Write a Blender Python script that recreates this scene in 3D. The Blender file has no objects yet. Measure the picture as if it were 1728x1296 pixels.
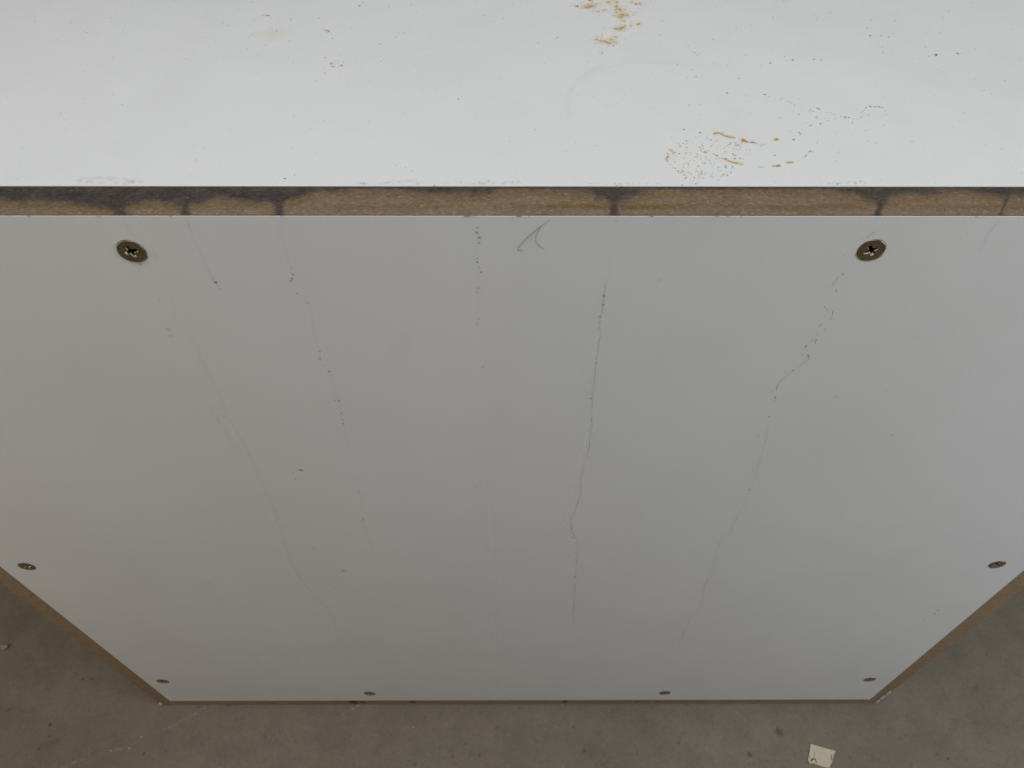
import bpy, bmesh, math, random
from mathutils import Matrix, Vector, noise
random.seed(7)
scene = bpy.context.scene
C = scene.collection
MM = 0.001

# ------------------------------------------------------------------ camera
cam_data = bpy.data.cameras.new('camera')
cam = bpy.data.objects.new('camera', cam_data)
C.objects.link(cam)
right = Vector((0.999991, -0.002941, 0.002996))
up = Vector((0.000471, 0.787708, 0.616049))
fwd = Vector((0.004172, 0.616042, -0.787702))
m = Matrix((right, up, -fwd)).transposed().to_4x4()
m.translation = Vector((0.0, -0.200, 0.16586))
cam.matrix_world = m
cam_data.sensor_width = 36.0
cam_data.lens = 27.048
cam_data.shift_x = -0.01967
cam_data.clip_start = 0.01
cam_data.clip_end = 60.0
cam_data.dof.use_dof = True
cam_data.dof.focus_distance = 0.30
cam_data.dof.aperture_fstop = 30.0
scene.camera = cam
scene.cycles.transparent_max_bounces = 64

# ------------------------------------------------------------------ light
world = bpy.data.worlds.new('World')
scene.world = world
world.use_nodes = True
bg = world.node_tree.nodes['Background']
bg.inputs[0].default_value = (1.0, 0.82, 0.63, 1)
bg.inputs[1].default_value = 0.01

def area(name, loc, target, sx, sy, power, col):
    d = bpy.data.lights.new(name, 'AREA')
    d.shape = 'RECTANGLE'; d.size = sx; d.size_y = sy; d.energy = power; d.color = col
    o = bpy.data.objects.new(name, d); C.objects.link(o)
    o.location = loc
    o.rotation_euler = (Vector(target) - Vector(loc)).to_track_quat('-Z', 'Y').to_euler()
    return o
area('ceiling_lamp', (0.0, -0.05, 0.85), (0, 0.05, 0), 1.1, 0.7, 4.4, (0.965, 0.97, 1.0))
area('front_ceiling_lamp', (0.0, -0.45, 1.0), (0, -0.05, 0), 1.0, 0.6, 5.1, (0.955, 0.99, 0.96))
area('cool_side_fill', (0.85, -0.28, 0.05), (0.2, 0, -0.2), 0.45, 0.6, 3.65, (0.90, 0.95, 1.0))  # added cool fill close on the right, lifts that edge above the centre
area('warm_side_fill', (-0.87, -0.30, 0.05), (-0.2, 0, -0.2), 0.45, 0.6, 2.1, (1.0, 0.83, 0.64))  # added warm fill close on the left, leaves the panel centre darker

vs = scene.view_settings
vs.view_transform = 'Standard'
vs.look = 'None'
vs.exposure = 0.0
vs.gamma = 1.0
vs.use_curve_mapping = False

# ------------------------------------------------------------------ helpers
def link(name, mesh, mats=(), parent=None):
    o = bpy.data.objects.new(name, mesh)
    C.objects.link(o)
    for mt in (mats if isinstance(mats, (list, tuple)) else [mats]):
        mesh.materials.append(mt)
    if parent is not None:
        o.parent = parent
    return o

def box_mesh(name, x0, x1, y0, y1, z0, z1, bevel=0.0, seg=1):
    bm = bmesh.new()
    vsb = [bm.verts.new((x * MM, y * MM, z * MM)) for x in (x0, x1) for y in (y0, y1) for z in (z0, z1)]
    for f in ((0, 1, 3, 2), (4, 6, 7, 5), (0, 4, 5, 1), (2, 3, 7, 6), (0, 2, 6, 4), (1, 5, 7, 3)):
        bm.faces.new([vsb[i] for i in f])
    bmesh.ops.recalc_face_normals(bm, faces=bm.faces)
    if bevel:
        bmesh.ops.bevel(bm, geom=bm.edges[:], offset=bevel * MM, segments=seg, affect='EDGES', profile=0.5)
    me = bpy.data.meshes.new(name)
    bm.to_mesh(me); bm.free()
    return me

def N(nt, kind, **kw):
    n = nt.nodes.new(kind)
    for k, v in kw.items():
        setattr(n, k, v)
    return n

def new_mat(name):
    mt = bpy.data.materials.new(name)
    mt.use_nodes = True
    nt = mt.node_tree
    return mt, nt, nt.nodes['Principled BSDF']

def ramp(nt, fac, stops):
    r = N(nt, 'ShaderNodeValToRGB')
    e = r.color_ramp.elements
    while len(e) < len(stops):
        e.new(0.5)
    for el, (p, c) in zip(e, stops):
        el.position = p
        el.color = (*c, 1) if len(c) == 3 else c
    nt.links.new(fac, r.inputs[0])
    return r.outputs[0]

def tex_noise(nt, vec, scale, detail=4, rough=0.5):
    n = N(nt, 'ShaderNodeTexNoise')
    n.inputs['Scale'].default_value = scale
    n.inputs['Detail'].default_value = detail
    n.inputs['Roughness'].default_value = rough
    nt.links.new(vec, n.inputs['Vector'])
    return n.outputs['Fac']

def mapping(nt, vec, scale, rot=(0, 0, 0)):
    mp = N(nt, 'ShaderNodeMapping')
    mp.inputs['Scale'].default_value = scale
    mp.inputs['Rotation'].default_value = rot
    nt.links.new(vec, mp.inputs['Vector'])
    return mp.outputs[0]

def mixc(nt, fac, a, b, mode='MIX'):
    n = N(nt, 'ShaderNodeMix', data_type='RGBA', blend_type=mode)
    for sock, val in ((n.inputs[0], fac), (n.inputs[6], a), (n.inputs[7], b)):
        if isinstance(val, bpy.types.NodeSocket):
            nt.links.new(val, sock)
        elif isinstance(val, (int, float)):
            sock.default_value = val
        else:
            sock.default_value = (*val, 1)
    return n.outputs[2]

def bump(nt, height, strength, dist, bsdf):
    b = N(nt, 'ShaderNodeBump')
    b.inputs['Strength'].default_value = strength
    b.inputs['Distance'].default_value = dist
    nt.links.new(height, b.inputs['Height'])
    nt.links.new(b.outputs[0], bsdf.inputs['Normal'])

# ------------------------------------------------------------------ materials
def laminate():
    mt, nt, b = new_mat('white_laminate')
    g = N(nt, 'ShaderNodeNewGeometry').outputs['Position']
    n1 = tex_noise(nt, g, 9, 5, 0.55)
    col = ramp(nt, n1, [(0.3, (0.745, 0.754, 0.752)), (0.7, (0.782, 0.788, 0.785))])
    n2 = tex_noise(nt, mapping(nt, g, (30, 30, 9)), 1.0, 6, 0.6)
    col = mixc(nt, ramp(nt, n2, [(0.52, (0, 0, 0)), (0.75, (0.10, 0.10, 0.10))]), col, (0.60, 0.585, 0.555))
    nt.links.new(col, b.inputs['Base Color'])
    n3 = tex_noise(nt, g, 55, 4, 0.6)
    r = ramp(nt, n3, [(0.3, (0.40,) * 3), (0.7, (0.54,) * 3)])
    nt.links.new(r, b.inputs['Roughness'])
    b.inputs['Specular IOR Level'].default_value = 0.42
    n4 = tex_noise(nt, g, 900, 2, 0.5)
    bump(nt, n4, 0.10, 0.00012, b)
    return mt

def fibreboard(stained):
    mt, nt, b = new_mat('raw_fibreboard_stained' if stained else 'raw_fibreboard')
    g = N(nt, 'ShaderNodeNewGeometry').outputs['Position']
    n1 = tex_noise(nt, mapping(nt, g, (70, 160, 160)), 1.0, 5, 0.6)
    col = ramp(nt, n1, [(0.28, (0.172, 0.121, 0.079)), (0.5, (0.198, 0.141, 0.093)), (0.75, (0.226, 0.164, 0.110))])
    if not stained:
        col = ramp(nt, n1, [(0.28, (0.265, 0.186, 0.115)), (0.5, (0.305, 0.217, 0.137)), (0.75, (0.345, 0.252, 0.163))])
    # fibres
    n2 = tex_noise(nt, mapping(nt, g, (720, 1250, 1250), (0.2, 0.0, 0.3)), 1.0, 2, 0.6)
    col = mixc(nt, ramp(nt, n2, [(0.52, (0, 0, 0)), (0.72, (0.6,) * 3)]), col, (0.36, 0.285, 0.205))
    n3 = tex_noise(nt, mapping(nt, g, (640, 1150, 1150), (0.0, 0.4, -0.25)), 1.0, 2, 0.6)
    col = mixc(nt, ramp(nt, n3, [(0.52, (0, 0, 0)), (0.72, (0.6,) * 3)]), col, (0.090, 0.061, 0.040))
    if stained:
        a = N(nt, 'ShaderNodeAttribute', attribute_name='stain')
        sep = N(nt, 'ShaderNodeSeparateColor')
        nt.links.new(a.outputs['Color'], sep.inputs[0])
        col = mixc(nt, sep.outputs[1], col, mixc(nt, 1.0, col, (0.80, 0.66, 0.42), 'MULTIPLY'))
        dark = mixc(nt, ramp(nt, n2, [(0.35, (0, 0, 0)), (0.65, (1, 1, 1))]), (0.036, 0.029, 0.028), (0.074, 0.060, 0.056))
        col = mixc(nt, sep.outputs[0], col, dark)
        v = N(nt, 'ShaderNodeTexVoronoi')
        v.inputs['Scale'].default_value = 1.0
        nt.links.new(mapping(nt, g, (150, 520, 520), (0, 0, 0.45)), v.inputs['Vector'])
        fl = ramp(nt, v.outputs['Distance'], [(0.0, (0.55,) * 3), (0.05, (0.4,) * 3), (0.09, (0, 0, 0))])
        col = mixc(nt, fl, col, (0.42, 0.35, 0.26))
    nt.links.new(col, b.inputs['Base Color'])
    b.inputs['Roughness'].default_value = 0.85
    b.inputs['Specular IOR Level'].default_value = 0.2
    bump(nt, n2, 0.3, 0.0003, b)
    return mt

def concrete():
    mt, nt, b = new_mat('grey_brown_concrete')
    g = N(nt, 'ShaderNodeNewGeometry').outputs['Position']
    n1 = tex_noise(nt, g, 5, 7, 0.6)
    col = ramp(nt, n1, [(0.3, (0.148, 0.122, 0.092)), (0.5, (0.168, 0.141, 0.110)), (0.72, (0.188, 0.161, 0.130))])
    n2 = tex_noise(nt, g, 38, 6, 0.7)
    col = mixc(nt, 0.55, col, ramp(nt, n2, [(0.3, (0.36,) * 3), (0.5, (0.5,) * 3), (0.72, (0.62,) * 3)]), 'OVERLAY')
    n5 = tex_noise(nt, g, 330, 4, 0.7)
    col = mixc(nt, 0.45, col, ramp(nt, n5, [(0.3, (0.38,) * 3), (0.7, (0.62,) * 3)]), 'OVERLAY')
    # pores: small dark pits of uneven size
    gw = N(nt, 'ShaderNodeVectorMath', operation='ADD')
    wn = N(nt, 'ShaderNodeTexNoise'); wn.inputs['Scale'].default_value = 120
    nt.links.new(g, wn.inputs['Vector'])
    sc = N(nt, 'ShaderNodeVectorMath', operation='SCALE'); sc.inputs['Scale'].default_value = 0.009
    nt.links.new(wn.outputs['Color'], sc.inputs[0])
    nt.links.new(g, gw.inputs[0]); nt.links.new(sc.outputs[0], gw.inputs[1])
    pits = None
    for scale, lo, hi in ((80, 0.05, 0.17), (190, 0.08, 0.24)):
        v = N(nt, 'ShaderNodeTexVoronoi'); v.inputs['Scale'].default_value = scale
        nt.links.new(gw.outputs[0], v.inputs['Vector'])
        p = ramp(nt, v.outputs['Distance'], [(lo, (1, 1, 1)), (hi, (0, 0, 0))])
        sepc = N(nt, 'ShaderNodeSeparateColor'); nt.links.new(v.outputs['Color'], sepc.inputs[0])
        keep = ramp(nt, sepc.outputs[0], [(0.58, (0, 0, 0)), (0.98, (0.55,) * 3)])
        pm = mixc(nt, 1.0, p, keep, 'MULTIPLY')
        pits = pm if pits is None else mixc(nt, 1.0, pits, pm, 'LIGHTEN')
    col = mixc(nt, pits, col, (0.055, 0.046, 0.035))
    v2 = N(nt, 'ShaderNodeTexVoronoi'); v2.inputs['Scale'].default_value = 60
    nt.links.new(g, v2.inputs['Vector'])
    s2 = N(nt, 'ShaderNodeSeparateColor'); nt.links.new(v2.outputs['Color'], s2.inputs[0])
    lf = mixc(nt, 1.0, ramp(nt, v2.outputs['Distance'], [(0.03, (1, 1, 1)), (0.08, (0, 0, 0))]),
              ramp(nt, s2.outputs[1], [(0.75, (0, 0, 0)), (0.9, (0.6,) * 3)]), 'MULTIPLY')
    col = mixc(nt, lf, col, (0.34, 0.30, 0.25))
    nt.links.new(col, b.inputs['Base Color'])
    nt.links.new(ramp(nt, n2, [(0.3, (0.55,) * 3), (0.7, (0.75,) * 3)]), b.inputs['Roughness'])
    b.inputs['Specular IOR Level'].default_value = 0.3
    bump(nt, n5, 0.25, 0.0006, b)
    return mt

def stain_paint():
    """soft-edged dirt: colour and coverage come from the mark's own mesh"""
    mt, nt, b = new_mat('rust_and_dirt')
    a = N(nt, 'ShaderNodeAttribute', attribute_name='mark')
    nt.links.new(a.outputs['Color'], b.inputs['Base Color'])
    b.inputs['Roughness'].default_value = 0.8
    b.inputs['Specular IOR Level'].default_value = 0.2
    nt.links.new(a.outputs['Alpha'], b.inputs['Alpha'])
    return mt

def simple(name, col, rough, metal=0.0, spec=0.5, var=0.0, scale=200):
    mt, nt, b = new_mat(name)
    g = N(nt, 'ShaderNodeNewGeometry').outputs['Position']
    n = tex_noise(nt, g, scale, 4, 0.6)
    c0 = tuple(c * (1 - var) for c in col); c1 = tuple(min(1, c * (1 + var)) for c in col)
    nt.links.new(ramp(nt, n, [(0.3, c0), (0.7, c1)]), b.inputs['Base Color'])
    b.inputs['Roughness'].default_value = rough
    b.inputs['Metallic'].default_value = metal
    b.inputs['Specular IOR Level'].default_value = spec
    return mt

M_LAM = laminate()
M_MDF = fibreboard(False)
M_MDFS = fibreboard(True)
M_FLOOR = concrete()
M_STAIN = stain_paint()
M_SCREW = simple('bronze_plated_steel', (0.31, 0.25, 0.16), 0.36, 0.82, 0.5, 0.25, 420)
M_SLOT_SHADE = simple('recess_shade_paint', (0.02, 0.016, 0.014), 0.9, 0, 0.1, 0.2, 400)  # shade inside the cross slot, painted as a near-black colour
M_PAPER = simple('cream_paper', (0.52, 0.46, 0.345), 0.8, 0, 0.2, 0.08, 220)
M_HAIR = simple('dark_hair', (0.012, 0.010, 0.009), 0.5)
M_CRUMB = simple('pale_grit', (0.25, 0.225, 0.19), 0.8, 0, 0.3, 0.3, 500)
M_CHIP = simple('chipped_laminate', (0.62, 0.58, 0.52), 0.7, 0, 0.3, 0.1, 400)

# ------------------------------------------------------------------ soft marks (one sheet of dirt per surface)
COL = {  # colour, strength of the middle
    'g': ((0.13, 0.13, 0.14), 0.7), 'd': ((0.05, 0.047, 0.045), 0.9), 'e': ((0.08, 0.08, 0.08), 0.75),
    'r': ((0.60, 0.29, 0.06), 0.75), 'o': ((0.80, 0.49, 0.14), 0.52), 'b': ((0.13, 0.07, 0.025), 0.95),
    't': ((0.30, 0.21, 0.12), 0.68), 's': ((0.20, 0.13, 0.07), 0.9), 'f': ((0.30, 0.29, 0.27), 0.28),
    'h': ((0.80, 0.66, 0.38), 0.13), 'w': ((0.93, 0.93, 0.92), 0.25),
}
class Marks:
    def __init__(self, place):
        self.v, self.f, self.c, self.place, self.lift = [], [], [], place, 0
    def _v(self, a, b, col, al):
        self.v.append(Vector(self.place(a, b, 0.04 + 0.0004 * self.lift)) * MM)
        self.c.append((*col, max(0.0, min(1.0, al))))
        return len(self.v) - 1
    def blob(self, a, b, r, kind, strength=1.0, elong=1.0, ang=0.0, soft=1.45):
        col, al = COL[kind]
        al *= strength
        self.lift += 1
        n = 10 if r < 1.2 else 24
        ca, sa = math.cos(ang), math.sin(ang)
        c = self._v(a, b, col, al)
        inner, outer = [], []
        core = 0.66 if kind != 'h' else 0.3
        ph = random.uniform(0, 9)
        for i in range(n):
            t = 2 * math.pi * i / n
            j = 1 + 0.28 * noise.noise((math.cos(t) * 1.3 + ph, math.sin(t) * 1.3, ph)) * 1.6
            for ring, k, aa in ((inner, core, al * 0.92), (outer, soft, 0.0)):
                u, w = math.cos(t) * r * k * j * elong, math.sin(t) * r * k * j
                ring.append(self._v(a + u * ca - w * sa, b + u * sa + w * ca, col, aa))
        for i in range(n):
            k = (i + 1) % n
            self.f.append((c, inner[i], inner[k]))
            self.f.append((inner[i], outer[i], outer[k], inner[k]))
    def stroke(self, pts, w, col, al, step=0.8, patchy=0.6, wob=0.25, freq=0.22, core=0.4, fade=0.0):
        self.lift += 1
        P = [Vector(p) for p in pts]
        path = []
        for i in range(len(P) - 1):
            p0, p1, p2, p3 = P[max(0, i - 1)], P[i], P[i + 1], P[min(len(P) - 1, i + 2)]
            n = max(2, int((p2 - p1).length / step))
            for k in range(n):
                t = k / n
                path.append(0.5 * ((2 * p1) + (p2 - p0) * t + (2 * p0 - 5 * p1 + 4 * p2 - p3) * t * t + (3 * p1 - p0 - 3 * p2 + p3) * t ** 3))
        path.append(P[-1])
        ph = random.uniform(0, 50)
        prev = None
        L = len(path) - 1
        for i, p in enumerate(path):
            d = path[min(L, i + 1)] - path[max(0, i - 1)]
            d = d.normalized() if d.length else Vector((1, 0))
            nn = Vector((-d.y, d.x))
            s = i * step
            q = p + nn * (noise.noise((s * 0.35, ph, 0)) * wob)
            ww = w * (1 + 0.55 * noise.noise((s * freq, ph, 7)))
            aa = al * max(0.0, 1 + patchy * 1.9 * noise.noise((s * freq, ph, 3)) )
            fe = max(3.0, L * fade)
            aa *= min(1.0, (0.2 if fade < 0.05 else 0.0) + i / fe, (0.2 if fade < 0.05 else 0.0) + (L - i) / fe)
            row = [self._v(q.x + nn.x * k * ww, q.y + nn.y * k * ww, col, aa * f) for k, f in ((-1, 0), (-core, 1), (core, 1), (1, 0))]
            if prev:
                for k in range(3):
                    self.f.append((prev[k], row[k], row[k + 1], prev[k + 1]))
            prev = row
    def build(self, name, parent, kind='stuff'):
        me = bpy.data.meshes.new(name)
        me.from_pydata(self.v, [], self.f)
        at = me.color_attributes.new('mark', 'FLOAT_COLOR', 'POINT')
        at.data.foreach_set('color', [x for c in self.c for x in c])
        o = link(name, me, M_STAIN, parent)
        if kind:
            o['kind'] = kind
        return o

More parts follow.
